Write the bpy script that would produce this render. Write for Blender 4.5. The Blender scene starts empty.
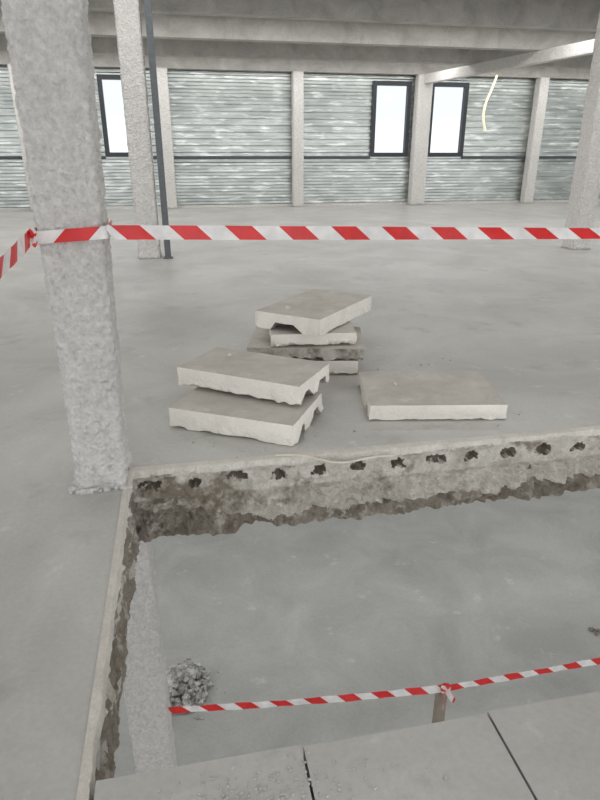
import bpy, bmesh, math, random, bisect
from mathutils import Vector, noise, Matrix
random.seed(7)
SC=bpy.context.scene
SC.view_settings.view_transform='Standard'
SC.view_settings.look='None'
SC.view_settings.exposure=0.1

def srgb(r,g,b):
    def c(v):
        v/=255.0
        return v/12.92 if v<=.04045 else ((v+.055)/1.055)**2.4
    return (c(r),c(g),c(b),1)

# ---------------------------------------------------------------- materials
def concrete(name, col_a, col_b, scale=1.2, fine=60, rough=.75, bump=.15, dist=.01, spots=None, stretch=(1,1,1), finemix=.6, dust=None, lumps=None):
    m=bpy.data.materials.new(name); m.use_nodes=True
    nt=m.node_tree; N=nt.nodes; L=nt.links
    bs=N['Principled BSDF']
    tc=N.new('ShaderNodeTexCoord'); mp=N.new('ShaderNodeMapping')
    mp.inputs['Scale'].default_value=stretch
    L.new(tc.outputs['Object'],mp.inputs[0])
    n1=N.new('ShaderNodeTexNoise'); n1.inputs['Scale'].default_value=scale; n1.inputs['Detail'].default_value=8; n1.inputs['Roughness'].default_value=.62; n1.inputs['Distortion'].default_value=.6
    n2=N.new('ShaderNodeTexNoise'); n2.inputs['Scale'].default_value=fine; n2.inputs['Detail'].default_value=5; n2.inputs['Roughness'].default_value=.7
    L.new(mp.outputs[0],n1.inputs['Vector']); L.new(mp.outputs[0],n2.inputs['Vector'])
    r=N.new('ShaderNodeValToRGB'); r.color_ramp.elements[0].position=.33; r.color_ramp.elements[0].color=col_a
    r.color_ramp.elements[1].position=.66; r.color_ramp.elements[1].color=col_b
    L.new(n1.outputs['Fac'],r.inputs[0])
    r2=N.new('ShaderNodeValToRGB'); r2.color_ramp.elements[0].position=.3; r2.color_ramp.elements[0].color=(.72,.72,.72,1)
    r2.color_ramp.elements[1].position=.62; r2.color_ramp.elements[1].color=(1.05,1.05,1.05,1)
    L.new(n2.outputs['Fac'],r2.inputs[0])
    mx=N.new('ShaderNodeMix'); mx.data_type='RGBA'; mx.blend_type='MULTIPLY'; mx.inputs[0].default_value=finemix
    L.new(r.outputs[0],mx.inputs[6]); L.new(r2.outputs[0],mx.inputs[7])
    out=mx.outputs[2]
    for sp in ([spots] if spots else [])+([dust] if dust else []):
        n3=N.new('ShaderNodeTexNoise'); n3.inputs['Scale'].default_value=sp[0]; n3.inputs['Detail'].default_value=6; n3.inputs['Roughness'].default_value=.65
        L.new(mp.outputs[0],n3.inputs['Vector'])
        r3=N.new('ShaderNodeValToRGB'); r3.color_ramp.elements[0].position=sp[1]; r3.color_ramp.elements[0].color=(0,0,0,1)
        r3.color_ramp.elements[1].position=sp[2]; r3.color_ramp.elements[1].color=(1,1,1,1)
        L.new(n3.outputs['Fac'],r3.inputs[0])
        m3=N.new('ShaderNodeMix'); m3.data_type='RGBA'
        L.new(r3.outputs[0],m3.inputs[0]); L.new(out,m3.inputs[6]); m3.inputs[7].default_value=sp[3]
        out=m3.outputs[2]
    L.new(out,bs.inputs['Base Color'])
    bs.inputs['Roughness'].default_value=rough
    bp=N.new('ShaderNodeBump'); bp.inputs['Strength'].default_value=bump; bp.inputs['Distance'].default_value=dist
    ad=N.new('ShaderNodeMath'); ad.operation='ADD'
    L.new(n1.outputs['Fac'],ad.inputs[0]); L.new(n2.outputs['Fac'],ad.inputs[1])
    ho=ad.outputs[0]
    if lumps:
        v=N.new('ShaderNodeTexVoronoi'); v.inputs['Scale'].default_value=lumps; v.feature='SMOOTH_F1'
        L.new(mp.outputs[0],v.inputs['Vector'])
        a2=N.new('ShaderNodeMath'); a2.operation='SUBTRACT'; L.new(ho,a2.inputs[0]); L.new(v.outputs['Distance'],a2.inputs[1]); ho=a2.outputs[0]
    L.new(ho,bp.inputs['Height']); L.new(bp.outputs[0],bs.inputs['Normal'])
    return m
def plain(name,col,rough=.5,metal=0,emit=0):
    m=bpy.data.materials.new(name); m.use_nodes=True
    nt=m.node_tree; bs=nt.nodes['Principled BSDF']
    n=nt.nodes.new('ShaderNodeTexNoise'); n.inputs['Scale'].default_value=15; n.inputs['Detail'].default_value=4
    tc=nt.nodes.new('ShaderNodeTexCoord'); nt.links.new(tc.outputs['Object'],n.inputs['Vector'])
    r=nt.nodes.new('ShaderNodeValToRGB')
    r.color_ramp.elements[0].color=(col[0]*.85,col[1]*.85,col[2]*.85,1); r.color_ramp.elements[1].color=(min(1,col[0]*1.1),min(1,col[1]*1.1),min(1,col[2]*1.1),1)
    r.color_ramp.elements[0].position=.3; r.color_ramp.elements[1].position=.7
    nt.links.new(n.outputs['Fac'],r.inputs[0]); nt.links.new(r.outputs[0],bs.inputs['Base Color'])
    bs.inputs['Roughness'].default_value=rough; bs.inputs['Metallic'].default_value=metal
    if emit:
        bs.inputs['Emission Color'].default_value=col; bs.inputs['Emission Strength'].default_value=emit
    return m

M_floor=concrete('floor_concrete',srgb(163,161,157),srgb(188,187,183),scale=.9,fine=45,rough=.38,bump=.06,dist=.004,spots=(2.3,.57,.74,srgb(150,148,143)),finemix=.35,dust=(6,.61,.75,srgb(196,195,192)))
M_floorlow=concrete('lower_floor_concrete',srgb(160,161,158),srgb(182,183,180),scale=1.3,fine=30,rough=.7,bump=.05,dist=.004,spots=(3.5,.62,.74,srgb(198,199,196)),finemix=.35)
M_spray=concrete('sprayed_fireproofing',srgb(214,211,207),srgb(236,233,230),scale=22,fine=45,rough=.95,bump=1.0,dist=.02,finemix=.7,lumps=40)
M_ceil=concrete('ceiling_concrete',srgb(163,160,155),srgb(190,187,183),scale=2,fine=40,rough=.9,bump=.3,dist=.01,spots=(1.2,.6,.75,srgb(145,141,135)))
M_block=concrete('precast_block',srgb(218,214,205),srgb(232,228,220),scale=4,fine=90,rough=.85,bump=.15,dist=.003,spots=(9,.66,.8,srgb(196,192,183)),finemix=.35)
M_blocktop=concrete('precast_block_top_shaded',srgb(170,165,157),srgb(188,184,176),scale=5,fine=90,rough=.85,bump=.12,dist=.003,spots=(7,.6,.74,srgb(202,198,191)),finemix=.35)  # tops darker than the block sides: fall of light painted into the colour
M_broken=concrete('broken_concrete',srgb(176,170,160),srgb(212,208,199),scale=7,fine=60,rough=.95,bump=.9,dist=.018,spots=(4.5,.52,.62,srgb(134,125,112)),dust=(11,.60,.70,srgb(216,212,205)))
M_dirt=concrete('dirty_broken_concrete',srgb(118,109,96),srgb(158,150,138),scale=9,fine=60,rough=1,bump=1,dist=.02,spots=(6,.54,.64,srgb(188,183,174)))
M_lip=concrete('screed_edge',srgb(190,186,177),srgb(208,204,196),scale=8,fine=80,rough=.9,bump=.4,dist=.006)
M_hole=plain('hollow_core_shade',srgb(122,113,102),1)  # shade inside the cores, painted as a darker colour
M_rubble=concrete('rubble_stone',srgb(104,103,99),srgb(215,215,211),scale=14,fine=90,rough=.95,bump=.6,dist=.01)
M_red=plain('tape_red',srgb(212,42,44),.4)
M_white=plain('tape_white',srgb(228,226,225),.4)
M_frame=plain('window_frame_anthracite',srgb(52,55,60),.5)
M_dark=plain('dark_steel',srgb(100,104,107),.5,.3)
M_rail=plain('rail_steel',srgb(80,84,88),.6,.2)
M_wood=plain('wood_stake',srgb(140,130,118),.8)
M_tube=plain('cream_tube',srgb(245,238,205),.5,0,.35)
M_wire=plain('pale_wire',srgb(205,200,188),.6)

def corr_mat():
    m=bpy.data.materials.new('galvanised_sheet'); m.use_nodes=True
    nt=m.node_tree; N=nt.nodes; L=nt.links; bs=N['Principled BSDF']
    tc=N.new('ShaderNodeTexCoord'); mp=N.new('ShaderNodeMapping'); mp.inputs['Scale'].default_value=(1,1,2.5)
    L.new(tc.outputs['Object'],mp.inputs[0])
    n=N.new('ShaderNodeTexNoise'); n.inputs['Scale'].default_value=1.4; n.inputs['Detail'].default_value=3; n.inputs['Roughness'].default_value=.5
    L.new(mp.outputs[0],n.inputs['Vector'])
    r=N.new('ShaderNodeValToRGB'); r.color_ramp.elements[0].position=.3; r.color_ramp.elements[0].color=srgb(180,186,184)
    r.color_ramp.elements[1].position=.7; r.color_ramp.elements[1].color=srgb(210,214,212)
    L.new(n.outputs['Fac'],r.inputs[0])
    # pale dashes along the ribs: reflections painted into the sheet colour
    mp2=N.new('ShaderNodeMapping'); mp2.inputs['Scale'].default_value=(1.6,1,9); L.new(tc.outputs['Object'],mp2.inputs[0])
    n4=N.new('ShaderNodeTexNoise'); n4.inputs['Scale'].default_value=1.0; n4.inputs['Detail'].default_value=2; L.new(mp2.outputs[0],n4.inputs['Vector'])
    r4=N.new('ShaderNodeValToRGB'); r4.color_ramp.elements[0].position=.54; r4.color_ramp.elements[0].color=(0,0,0,1)
    r4.color_ramp.elements[1].position=.66; r4.color_ramp.elements[1].color=(1,1,1,1); L.new(n4.outputs['Fac'],r4.inputs[0])
    mx=N.new('ShaderNodeMix'); mx.data_type='RGBA'; L.new(r4.outputs[0],mx.inputs[0]); L.new(r.outputs[0],mx.inputs[6]); mx.inputs[7].default_value=srgb(240,242,240)
    L.new(mx.outputs[2],bs.inputs['Base Color'])
    bs.inputs['Metallic'].default_value=.75; bs.inputs['Roughness'].default_value=.3
    bp=N.new('ShaderNodeBump'); bp.inputs['Strength'].default_value=.4; bp.inputs['Distance'].default_value=.03
    n2=N.new('ShaderNodeTexNoise'); n2.inputs['Scale'].default_value=1.8; n2.inputs['Detail'].default_value=2
    L.new(mp.outputs[0],n2.inputs['Vector'])
    L.new(n2.outputs['Fac'],bp.inputs['Height']); L.new(bp.outputs[0],bs.inputs['Normal'])
    return m
M_corr=corr_mat()
def glass_mat():
    m=bpy.data.materials.new('window_glass'); m.use_nodes=True
    nt=m.node_tree; N=nt.nodes; L=nt.links; N.remove(N['Principled BSDF'])
    t=N.new('ShaderNodeBsdfTransparent'); g=N.new('ShaderNodeBsdfGlossy'); g.inputs['Roughness'].default_value=.05
    t.inputs[0].default_value=(.72,.74,.76,1)
    mx=N.new('ShaderNodeMixShader'); mx.inputs[0].default_value=.06
    L.new(t.outputs[0],mx.inputs[1]); L.new(g.outputs[0],mx.inputs[2]); L.new(mx.outputs[0],N['Material Output'].inputs[0])
    return m
M_glass=glass_mat()

# ---------------------------------------------------------------- helpers
def obj(name,bm,mats,smooth=False,parent=None,loc=(0,0,0),rotz=0):
    me=bpy.data.meshes.new(name); bm.to_mesh(me); bm.free()
    for m in (mats if isinstance(mats,(list,tuple)) else [mats]): me.materials.append(m)
    if smooth:
        for p in me.polygons: p.use_smooth=True
    o=bpy.data.objects.new(name,me); SC.collection.objects.link(o)
    o.location=loc; o.rotation_euler=(0,0,rotz)
    if parent: o.parent=parent
    return o
def empty(name,loc=(0,0,0)):
    o=bpy.data.objects.new(name,None); o.empty_display_size=.1; o.location=loc; SC.collection.objects.link(o); return o
def box(bm,x0,x1,y0,y1,z0,z1,mi=0):
    vs=[bm.verts.new(c) for c in [(x0,y0,z0),(x1,y0,z0),(x1,y1,z0),(x0,y1,z0),(x0,y0,z1),(x1,y0,z1),(x1,y1,z1),(x0,y1,z1)]]
    for q in [(0,3,2,1),(4,5,6,7),(0,1,5,4),(1,2,6,5),(2,3,7,6),(3,0,4,7)]:
        f=bm.faces.new([vs[i] for i in q]); f.material_index=mi
def fbm(p,o=4):
    return noise.fractal(p,1.0,2.0,o)

LOW=-3.1; XL,XR,YB,YF=-12.0,20.0,-6.0,21.0
OX0,OX1,OY0,OY1=-.35,4.6,1.22,3.0
TH=-.40
# ---------------------------------------------------------------- floor
bm=bmesh.new()
box(bm,XL,OX0-.02,YB,YF,TH,0)
box(bm,OX1,XR,YB,YF,TH,0)
box(bm,OX0-.02,OX1,3.32,YF,TH,0)
box(bm,OX0-.02,OX1,3.035,3.32,-.03,0)
box(bm,OX0-.02,OX1,3.2,3.32,TH,-.2)
js=[OX0+.012,.245,.831,1.417,2.003,2.589,3.175,3.761,4.6]
for i in range(len(js)-1):
    box(bm,js[i]+.004,js[i+1]-.004,YB,OY0+.004*(-1)**i,-.22,0)
floor=obj('floor',bm,M_floor)
bm=bmesh.new(); box(bm,XL,XR,YB,YF,LOW-.2,LOW); obj('floor_lower',bm,M_floorlow)

holes=[-.257+i*.2405 for i in range(20)]
hz=[random.uniform(-.01,.01) for _ in holes]; hw=[random.uniform(.036,.060) for _ in holes]
def far_edge():
    bm=bmesh.new()
    x0,x1=OX0-.02,OX1; nx=680
    prof=[(.003,3.05),(.003,3.03),(.002,3.012)]
    nz=56
    for k in range(nz+1): prof.append((-.002-k*(abs(TH)+.02)/nz,None))
    rows=[]
    for i in range(nx+1):
        x=x0+(x1-x0)*i/nx; col=[]
        ej=.012*fbm(Vector((x*6,0,3)))+.006*fbm(Vector((x*25,1,3)))
        for z,y in prof:
            if y is not None:
                yy=y-ej if y<3.02 else y
                col.append(bm.verts.new((x,yy,z))); continue
            d=-z
            p=Vector((x*5,z*7,2.0)); q=Vector((x*18,z*20,5))
            if d<.05: y=3.0-ej+.006*fbm(q)
            elif d<.19: y=3.015-.02*fbm(p)-.014*fbm(q)
            else:
                k=min(1,(d-.19)/.1)
                y=3.01-.03*k-.06*fbm(p)-.035*fbm(q)-.04*abs(noise.noise(Vector((x*9,z*9,1))))
            for n,(hx,dz,w) in enumerate(zip(holes,hz,hw)):
                if abs(x-hx)<w+.04:
                    zc=-.1+dz; hh=.026
                    rag=.020*fbm(Vector((x*26,z*30,hx)))
                    ww=w*(1-.35*max(0,(z-zc)/hh)) + rag
                    if abs(x-hx)<ww and -hh<z-zc+rag<hh:
                        y=3.075+.05*fbm(Vector((x*22,z*22,4)))+.025*(z-zc)/hh
            zz=z
            if d>.36: zz=z+.03*fbm(Vector((x*4,0,9)))*(d-.36)/.06+.0
            col.append(bm.verts.new((x,y,zz)))
        rows.append(col)
    for i in range(nx):
        for k in range(len(prof)-1):
            a,b,c,d=rows[i][k],rows[i][k+1],rows[i+1][k+1],rows[i+1][k]
            f=bm.faces.new((a,b,c,d))
            ys=max(v.co.y for v in (a,b,c,d)); zc=(a.co.z+c.co.z)/2; xc=a.co.x
            n=fbm(Vector((xc*3,zc*5,7)))
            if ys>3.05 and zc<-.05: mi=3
            elif zc>-.035+.02*n: mi=0
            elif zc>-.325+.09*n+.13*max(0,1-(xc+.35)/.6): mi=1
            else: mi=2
            f.material_index=mi
    return obj('broken_slab_edge',bm,[M_lip,M_broken,M_dirt,M_hole],smooth=False)
far_edge()
def left_edge():
    bm=bmesh.new(); ny=260; nz=44; rows=[]
    for i in range(ny+1):
        y=1.0+(2.2)*i/ny; col=[]
        ej=.008*fbm(Vector((0,y*7,3)))+.003*fbm(Vector((1,y*30,3)))
        for k in range(-2,nz+1):
            if k<0: col.append(bm.verts.new((OX0-.03+(k+2)*.02,y,.003))); continue
            z=-(abs(TH)+.01)*k/nz; d=-z
            q=Vector((z*20,y*16,5)); p=Vector((z*7,y*6,1))
            if d<.07: x=OX0+ej
            else: x=OX0+.012+.03*fbm(p)+.018*fbm(q)-.02
            col.append(bm.verts.new((x,y,z+.002)))
        rows.append(col)
    for i in range(ny):
        for k in range(len(rows[0])-1):
            f=bm.faces.new((rows[i][k],rows[i+1][k],rows[i+1][k+1],rows[i][k+1]))
            zc=rows[i][k].co.z; yc=rows[i][k].co.y
            n=fbm(Vector((yc*4,zc*6,2)))
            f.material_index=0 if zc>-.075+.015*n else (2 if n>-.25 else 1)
    return obj('chipped_slab_edge',bm,[M_lip,M_broken,M_dirt])
left_edge()

def tube(name,pts,r,mat,parent=None):
    cu=bpy.data.curves.new(name,'CURVE'); cu.dimensions='3D'; cu.bevel_depth=r; cu.bevel_resolution=4; cu.use_fill_caps=True
    sp=cu.splines.new('NURBS'); sp.points.add(len(pts)-1); sp.use_endpoint_u=True; sp.order_u=3
    for p,q in zip(sp.points,pts): p.co=(*q,1)
    cu.resolution_u=8
    o=bpy.data.objects.new(name,cu); SC.collection.objects.link(o); cu.materials.append(mat)
    if parent: o.parent=parent
    return o
tube('reinforcement_wire',[(.45,3.03,.008),(.6,3.02,.01),(.72,2.96,-.02),(.85,2.955,-.045),(1.0,2.96,-.02),(1.15,2.97,-.03)],.006,M_wire)

# ---------------------------------------------------------------- columns
def column(name,cx,cy,w,d,z0,z1,mat=M_spray,amp=.01,flare=True,dz=.03,n=56,taper=0.0):
    bm=bmesh.new(); rows=[]
    nz=int((z1-z0)/dz)
    base=[]
    r=.03
    for i in range(n):
        t=i/n*4; s=int(t); u=t-s
        c=[(-1,-1),(1,-1),(1,1),(-1,1)]
        a=c[s]; b=c[(s+1)%4]
        px=a[0]+(b[0]-a[0])*u; py=a[1]+(b[1]-a[1])*u
        X=px*w/2; Y=py*d/2
        ix=max(-(w/2-r),min(w/2-r,X)); iy=max(-(d/2-r),min(d/2-r,Y))
        v=Vector((X-ix,Y-iy,0))
        if v.length>0: v=v.normalized()*r
        base.append((ix+v.x,iy+v.y,Vector((X,Y,0)).normalized()))
    for k in range(nz+1):
        z=z0+(z1-z0)*k/nz; row=[]
        for bx,by,nr in base:
            p=Vector((bx*9+cx,by*9+cy,z*7)); q=Vector((bx*42,by*42+cx,z*40))
            o=amp*.6*fbm(p)+amp*1.1*fbm(q,3)
            if abs(bx)>w/2-.035 and abs(by)>d/2-.035: o-=.012*max(0,fbm(Vector((bx*5,by*5,z*9))))
            if flare and z-z0<.12: o+= (.12-(z-z0))/.12*(.010+.03*fbm(Vector((bx*12,by*12,z*12))))
            tx=taper*(z-z0) if bx>0 else 0
            row.append(bm.verts.new((cx+bx+nr.x*o+tx,cy+by+nr.y*o,z)))
        rows.append(row)
    for k in range(nz):
        for i in range(n):
            j=(i+1)%n
            bm.faces.new((rows[k][i],rows[k][j],rows[k+1][j],rows[k+1][i]))
    bm.faces.new(rows[-1]); bm.faces.new(rows[0][::-1])
    return obj(name,bm,mat,smooth=True)
column('fireproofed_column',-.485,2.985,.245,.25,.002,4.02,dz=.009,amp=.010,n=128,taper=.026)
column('fireproofed_column',-.50,10.6,.36,.33,.002,4.02)
column('fireproofed_column',7.22,10.2,.36,.36,.002,4.02)
column('fireproofed_column',7.06,2.9,.3,.3,.002,4.02)
column('lower_storey_column',-.47,3.42,.28,.30,LOW+.002,TH-.002,amp=.008)

def rock(bm,c,r,seed,sq=1.0,sub=2,mi=0):
    res=bmesh.ops.create_icosphere(bm,subdivisions=sub,radius=1)
    for v in res['verts']:
        p=v.co.copy()
        k=1+.45*noise.noise(p*1.3+Vector((seed*3.1,seed,0)))+.2*noise.noise(p*3.5+Vector((seed,seed*2,0)))
        v.co=Vector((p.x*r*k,p.y*r*k,p.z*r*k*sq))+Vector(c)
    fs=set(f for v in res['verts'] for f in v.link_faces)
    for f in fs: f.material_index=mi
bm=bmesh.new()
for i in range(80):
    s=random.choice([0,2,3,0,3,0])
    u=random.uniform(-.14,.14)
    x,y=[(u,-.135),(.125,u),(u,.135),(-.135,u)][s]
    x+=random.uniform(-.025,.012); y+=random.uniform(-.03,.01)
    r=random.uniform(.008,.024)
    rock(bm,(-.482+x,2.985+y,r*.45),r,i,.8,sub=2)
obj('plaster_spill',bm,M_spray,smooth=True)

bm=bmesh.new()
cx,cy=-.2,10.45
box(bm,cx-.05,cx+.05,cy-.05,cy-.035,.02,3.98); box(bm,cx-.05,cx+.05,cy+.035,cy+.05,.02,3.98); box(bm,cx-.008,cx+.008,cy-.035,cy+.035,.02,3.98)
box(bm,cx-.08,cx+.08,cy-.08,cy+.08,.001,.02); box(bm,cx-.08,cx+.08,cy-.08,cy+.08,3.98,3.998)
obj('steel_prop_post',bm,M_dark)

# ---------------------------------------------------------------- ceiling
bm=bmesh.new(); box(bm,XL,XR,YB,YF,4.5,4.7)
y=-5.2
while y<21:
    w1,w2=.13,.18
    vs=[]
    for X in (XL,XR):
        vs.append([bm.verts.new(c) for c in [(X,y-w1,4.0),(X,y+w1,4.0),(X,y+w2,4.5),(X,y-w2,4.5)]])
    a,b=vs
    for k in range(4):
        bm.faces.new((a[k],a[(k+1)%4],b[(k+1)%4],b[k]))
    bm.faces.new(a[::-1]); bm.faces.new(b)
    y+=2.6
bmesh.ops.recalc_face_normals(bm,faces=bm.faces)
obj('ceiling',bm,M_ceil)
bm=bmesh.new()
P0=Vector((8.15,20.75,3.86)); P1=Vector((9.75,12.6,3.86))
dr=(P1-P0).normalized(); sd=Vector((dr.y,-dr.x,0))
a=[];b=[]
for sx,sz in [(-.11,-.13),(.11,-.13),(.11,.135),(-.11,.135)]:
    a.append(bm.verts.new(P0+sd*sx+Vector((0,0,sz)))); b.append(bm.verts.new(P1+sd*sx+Vector((0,0,sz))))
for k in range(4): bm.faces.new((a[k],a[(k+1)%4],b[(k+1)%4],b[k]))
bm.faces.new(a[::-1]); bm.faces.new(b); bmesh.ops.recalc_face_normals(bm,faces=bm.faces)
obj('ceiling_steel_beam',bm,M_spray)

# ---------------------------------------------------------------- walls
wins=[(-2.05,-.75),(6.5,7.82),(8.48,9.82),(-9.2,-7.9),(15.2,16.5)]
WZ0,WZ1=1.55,3.82
def corr_rect(bm,x0,x1,z0,z1,y=21.0,pitch=.2,dep=.05):
    z=z0
    k0=math.floor(z0/pitch)-1
    pts=[]
    for k in range(k0,int(z1/pitch)+2):
        for o,dd in ((0,0),(.07,0),(.1,dep),(.17,dep)):
            pts.append((k*pitch+o,dd))
    def at(zz):
        for (a,b),(c,d) in zip(pts,pts[1:]):
            if a<=zz<=c: return b+(d-b)*(zz-a)/(c-a)
        return 0
    prof=[(z0,at(z0))]+[p for p in pts if z0<p[0]<z1]+[(z1,at(z1))]
    l=[(bm.verts.new((x0,y-d,z)),bm.verts.new((x1,y-d,z))) for z,d in prof]
    for p,q in zip(l,l[1:]): bm.faces.new((p[0],p[1],q[1],q[0]))
bm=bmesh.new()
edges=sorted(wins); cur=XL
for a,b in edges:
    corr_rect(bm,cur,a,0,4.5); corr_rect(bm,a,b,0,WZ0); corr_rect(bm,a,b,WZ1,4.5); cur=b
corr_rect(bm,cur,XR,0,4.5)
obj('wall_back',bm,M_corr)
def side_wall(name,x,rot):
    bm=bmesh.new(); corr_rect(bm,4.0,20.95,0,4.5,y=0)
    o=obj(name,bm,M_corr); o.rotation_euler=(0,0,math.pi/2); o.location=(x,0,0); return o
side_wall('wall_left',XL+.05,0); side_wall('wall_right',XR-.02,0)
for i,(a,b) in enumerate(wins):
    e=empty('window_%d'%(i+1),((a+b)/2,20.93,(WZ0+WZ1)/2))
    bm=bmesh.new(); w=(b-a)/2; h=(WZ1-WZ0)/2; t=.13
    box(bm,-w,w,-.07,.1,-h,-h+t); box(bm,-w,w,-.07,.1,h-t,h); box(bm,-w,-w+t,-.07,.1,-h+t,h-t); box(bm,w-t,w,-.07,.1,-h+t,h-t)
    obj('frame',bm,M_frame,parent=e)
    bm=bmesh.new(); box(bm,-w+t,w-t,.02,.03,-h+t,h-t); obj('pane',bm,M_glass,parent=e)
for i,x in enumerate([-8.2+.0,-4.25,-.15,3.98,8.15,12.35,18.0]):
    column('wall_column',x,20.68,.34 if x!=8.15 else .5,.34,.002,3.99,amp=.008,flare=False,dz=.08)
bm=bmesh.new()
for a,b in [(XL+.1,-9.2),(-7.9,-2.05),(-.75,6.5),(9.82,15.2),(16.5,XR-.1)]:
    box(bm,a,b,20.86,20.95,1.48,1.57)
obj('trim_rail',bm,M_rail)
bm=bmesh.new(); box(bm,XL+.1,XR-.1,20.88,20.95,.001,.08); obj('baseboard_back',bm,M_spray)
tube('hanging_cream_tube',[(10.5,20.35,4.0),(10.42,20.35,3.7),(10.2,20.35,3.2),(10.15,20.35,2.7),(10.3,20.35,2.35)],.04,M_tube)  # loose hanging tube, cream with slight emission

# ---------------------------------------------------------------- precast blocks
def block(name,L,W,H,loc,ang,seed,nrec=2,mats=None,rough=.018,parent=None,tilt=(0,0),ra=.34,rb=.20,rd=.5):
    pts=[]
    def seg(p,q,n):
        for i in range(n): pts.append((p[0]+(q[0]-p[0])*i/n,p[1]+(q[1]-p[1])*i/n))
    hw=W/2; ch=H*rd; n=nrec; pitch=W/n
    seq=[(-hw,H),(-hw,0)]
    for i in range(n):
        c=-hw+pitch*(i+.5); a=pitch*ra; b=pitch*rb
        seq+=[(c-a,0),(c-b,ch),(c+b,ch),(c+a,0)]
    seq+=[(hw,0),(hw,H)]
    for p,q in zip(seq,seq[1:]+seq[:1]):
        d=math.dist(p,q); seg(p,q,max(1,int(d/.02)))
    bm=bmesh.new(); nl=int(L/.02); rows=[]
    for i in range(nl+1):
        x=-L/2+L*i/nl; row=[]
        for y,z in pts:
            q=Vector((x*9+seed,y*9,z*9)); q2=Vector((x*30+seed,y*30,z*30))
            low=max(0,1-z/(H*.75))
            dz=rough*low*(fbm(q)+.5*fbm(q2)) + (rough*.8*low if abs(abs(y)-hw)<.02 else 0)*(1+fbm(Vector((x*5,seed,y))))
            dx=0
            if i in (0,nl): dx=(.012*fbm(q)+.010*fbm(q2))*(0.3+low)
            dy=.008*low*fbm(q2) + .002*fbm(q)
            row.append(bm.verts.new((x+dx,y+dy,max(0.0,z+dz))))
        rows.append(row)
    m=len(pts)
    for i in range(nl):
        for j in range(m):
            k=(j+1)%m
            f=bm.faces.new((rows[i][j],rows[i][k],rows[i+1][k],rows[i+1][j]))
            zs=[pts[j][1],pts[k][1]]
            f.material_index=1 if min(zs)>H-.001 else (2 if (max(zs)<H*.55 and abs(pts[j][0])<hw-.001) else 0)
    f1=bm.faces.new(rows[0][::-1]); f2=bm.faces.new(rows[-1])
    bmesh.ops.triangulate(bm,faces=[f1,f2])
    bmesh.ops.recalc_face_normals(bm,faces=bm.faces)
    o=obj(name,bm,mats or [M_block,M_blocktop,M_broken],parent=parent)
    o.location=loc; o.rotation_euler=(tilt[0],tilt[1],ang)
    return o
def pebbles(bm_name,lst,parent):
    bm=bmesh.new()
    for i,(x,y,z,r) in enumerate(lst): rock(bm,(x,y,z+r*.4),r,i+3,.8)
    return obj(bm_name,bm,M_lip,parent=parent)
angA=math.atan2(-.412,.701)
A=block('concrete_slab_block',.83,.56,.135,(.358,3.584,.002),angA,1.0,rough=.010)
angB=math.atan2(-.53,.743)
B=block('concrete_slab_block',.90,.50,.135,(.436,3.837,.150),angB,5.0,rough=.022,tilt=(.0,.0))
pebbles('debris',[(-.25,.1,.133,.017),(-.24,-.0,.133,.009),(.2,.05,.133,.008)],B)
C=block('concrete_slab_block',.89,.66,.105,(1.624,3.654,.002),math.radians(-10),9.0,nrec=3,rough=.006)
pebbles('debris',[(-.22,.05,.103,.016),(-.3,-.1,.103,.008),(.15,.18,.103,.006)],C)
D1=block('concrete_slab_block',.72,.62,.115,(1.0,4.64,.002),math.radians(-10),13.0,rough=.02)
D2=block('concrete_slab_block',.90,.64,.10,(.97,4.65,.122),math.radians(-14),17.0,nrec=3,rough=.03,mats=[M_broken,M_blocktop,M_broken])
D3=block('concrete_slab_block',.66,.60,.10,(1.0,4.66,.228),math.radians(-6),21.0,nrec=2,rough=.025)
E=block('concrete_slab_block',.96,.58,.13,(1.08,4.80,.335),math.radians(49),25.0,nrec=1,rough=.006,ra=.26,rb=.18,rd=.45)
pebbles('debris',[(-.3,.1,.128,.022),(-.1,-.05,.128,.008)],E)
bm=bmesh.new()
for i in range(40):
    x=random.uniform(-.2,2.4); y=random.uniform(3.15,4.9); r=random.uniform(.003,.010)
    rock(bm,(x,y,r*.5),r,i,.7,sub=1)
for i in range(40):
    x=random.uniform(.05,.95); y=random.uniform(3.05,3.5); r=random.uniform(.002,.007)
    rock(bm,(x,y,r*.5),r,i,.7,sub=1)
for i in range(420):
    x=random.gauss(.08,.17); y=random.gauss(1.08,.06); r=random.uniform(.002,.007)
    if y<1.2 and -.3<x<.8: rock(bm,(x,y,r*.3),r,i,.45,sub=1)
obj('floor_debris',bm,M_floor)

bm=bmesh.new()
for i in range(380):
    a=random.uniform(0,2*math.pi); rr=.26*math.sqrt(random.random())
    h=.22*(1-(rr/.28)**2)
    r=random.uniform(.010,.036)
    rock(bm,(rr*math.cos(a),rr*math.sin(a)*1.05,max(r*.5,h*random.uniform(.5,1))),r,i,.8,sub=1)
rock(bm,(0,0,.05),.2,99,.7,sub=3)
for i in range(40):
    a=random.uniform(0,2*math.pi); rr=random.uniform(.25,.42); r=random.uniform(.005,.015)
    rock(bm,(rr*math.cos(a),rr*math.sin(a),r*.5),r,i,.8,sub=1)
obj('rubble_heap',bm,M_rubble,loc=(-.27,4.38,LOW+.0))
bm=bmesh.new()
for i in range(7):
    r=random.uniform(.01,.03); rock(bm,(random.uniform(-.12,.12),random.uniform(-.04,.04),r*.5),r,i,.6,sub=2)
obj('rubble_fragments',bm,M_dirt,loc=(4.05,4.28,LOW))

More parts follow.
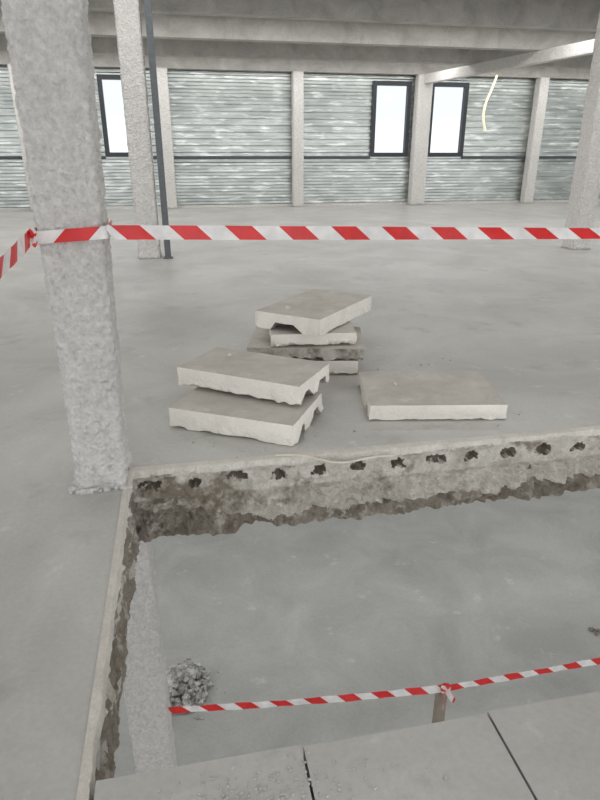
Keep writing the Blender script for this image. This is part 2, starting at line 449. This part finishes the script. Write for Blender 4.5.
# ---------------------------------------------------------------- barrier tape
def tape(name,path,w,period,parent=None,phase=0.0,shear=.55,sag=0.0,twist=None):
    P=[Vector(p) for p in path]; dense=[]
    for a,b in zip(P,P[1:]):
        n=max(2,int((b-a).length/.01))
        for i in range(n): dense.append(a.lerp(b,i/n))
    dense.append(P[-1])
    S=[0]
    for a,b in zip(dense,dense[1:]): S.append(S[-1]+(b-a).length)
    T=S[-1]
    def at(s):
        s=max(0,min(T,s))
        i=min(len(S)-2,max(0,bisect.bisect_right(S,s)-1))
        t=(s-S[i])/max(1e-9,S[i+1]-S[i]); p=dense[i].lerp(dense[i+1],t)
        p=p.copy(); p.z-=sag*math.sin(math.pi*s/T)
        tg=(dense[i+1]-dense[i]).normalized()
        return p,tg
    bm=bmesh.new(); sub=6; half=period/2; n=int(T/half)+3
    def vert(s,v):
        p,tg=at(s+ (-.5+(1-v))*w*shear*2)
        u=Vector((0,0,1))
        nrm=tg.cross(u).normalized()
        a=(twist(s/T) if twist else 0)
        d=(u-tg*u.dot(tg)).normalized()*math.cos(a)+nrm*math.sin(a)
        wob=.005*math.sin(s*9)*(v-.5)+.002*math.sin(s*31)
        return bm.verts.new(p+d*(v-.5)*w+nrm*wob)
    for k in range(-2,n):
        s0=k*half+phase; s1=s0+half
        if s1<0 or s0>T: continue
        s0=max(0,s0); s1=min(T,s1)
        prev=None
        for i in range(sub+1):
            s=s0+(s1-s0)*i/sub
            col=[vert(s,v) for v in (0,.33,.66,1)]
            if prev:
                for j in range(3):
                    try:
                        f=bm.faces.new((prev[j],col[j],col[j+1],prev[j+1])); f.material_index=k%2
                    except ValueError: pass
            prev=col
    bmesh.ops.dissolve_degenerate(bm,dist=1e-5,edges=bm.edges)
    return obj(name,bm,[M_red,M_white],parent=parent)
e=empty('barrier_tape')
cl,cr,cf,cb=-.485-.141,-.485+.176,2.985-.147,2.985+.14
tape('run_right',[(cr,cf,1.285),(6.89,2.84,1.14)],.062,.25,parent=e,phase=.05,sag=.012,twist=lambda t:-.95*min(1,t*2))
tape('wrap',[(cr,cb,1.285),(cr,cf,1.285),(cl,cf,1.268),(cl,cb,1.28),(cr,cb,1.285)],.055,.3,parent=e,phase=.04)
tape('run_left',[(cl,cf,1.272),(-.60,1.0,1.16)],.066,.26,parent=e,phase=.02)
bm=bmesh.new()
for i in range(9): rock(bm,(cl+random.uniform(-.004,.016),cf-.008+random.uniform(-.008,.006),1.268+random.uniform(-.03,.03)),.014,i,1.2,sub=1,mi=i%2)
obj('knot',bm,[M_red,M_white],parent=e)
def post(name,x,y,z0,h,parent=None):
    bm=bmesh.new()
    bmesh.ops.create_cone(bm,cap_ends=True,segments=20,radius1=.018,radius2=.018,depth=h-.03,matrix=Matrix.Translation((0,0,.03+(h-.03)/2)))
    bmesh.ops.create_cone(bm,cap_ends=True,segments=28,radius1=.14,radius2=.11,depth=.035,matrix=Matrix.Translation((0,0,.0175)))
    bmesh.ops.create_cone(bm,cap_ends=True,segments=20,radius1=.026,radius2=.012,depth=.03,matrix=Matrix.Translation((0,0,h+.01)))
    return obj(name,bm,M_dark,loc=(x,y,z0),parent=parent)
post('post',-.62,.98,.001,1.2,parent=e)
e2=empty('barrier_tape')
tape('run',[(-.32,3.26,-2.08),(1.70,3.05,-2.07)],.06,.25,parent=e2,sag=.02,twist=lambda t:-.12+.1*math.sin(t*5))
tape('run_b',[(1.70,3.05,-2.07),(4.6,3.1,-2.05)],.06,.25,parent=e2,sag=.02,twist=lambda t:-.12+.1*math.sin(t*7))
tape('tail',[(1.70,3.04,-2.07),(1.66,2.98,-2.2)],.06,.26,parent=e2)
tape('tail_b',[(1.70,3.04,-2.07),(1.76,3.0,-2.17)],.05,.3,parent=e2,phase=.1)
bm=bmesh.new()
for i in range(8): rock(bm,(1.70+random.uniform(-.03,.03),3.04+random.uniform(-.02,.02),-2.06+random.uniform(-.02,.03)),.022,i,.9,sub=1,mi=1 if i%3 else 0)
obj('knot',bm,[M_red,M_white],parent=e2)
bm=bmesh.new(); box(bm,-.035,.035,-.03,.03,0,.98); box(bm,-.14,.14,-.12,.12,0,.04)
obj('stake',bm,M_wood,loc=(1.70,3.10,LOW+.001),parent=e2)
post('post',4.62,3.1,LOW+.001,1.08,parent=e2)

# ---------------------------------------------------------------- light
w=bpy.data.worlds.new('overcast_sky'); SC.world=w; w.use_nodes=True
bg=w.node_tree.nodes['Background']; bg.inputs[0].default_value=(.965,.985,1,1); bg.inputs[1].default_value=2.0
def area(name,loc,sx,sy,power,col=(1,.99,.975),rx=0):
    l=bpy.data.lights.new(name,'AREA'); l.shape='RECTANGLE'; l.size=sx; l.size_y=sy; l.energy=power; l.color=col
    o=bpy.data.objects.new(name,l); o.location=loc; o.rotation_euler=(rx,0,0); SC.collection.objects.link(o)
for yy,pw in ((-1.3,185),(3.9,195),(9.1,350),(14.0,470),(19.2,480)):
    area('overhead_fill_strip',(4,yy,4.42),28,.7,pw)  # added fill lights to brighten the floor, no real fixtures
for yy,pw in ((-1.5,130),(5.2,165),(10.5,220)):
    area('lower_fill_strip',(4,yy,TH-.06),26,.8,pw,col=(1,.985,.97))  # added fill under the slab to lift the lower floor, not fixtures

# ---------------------------------------------------------------- camera
cam=bpy.data.cameras.new('camera'); co=bpy.data.objects.new('camera',cam); SC.collection.objects.link(co)
cam.sensor_fit='VERTICAL'; cam.sensor_height=36; cam.lens=27; cam.clip_start=.05; cam.clip_end=200
co.location=(0,0,1.6); co.rotation_euler=(math.radians(90-22.2),0,math.radians(-11.1))
SC.camera=co
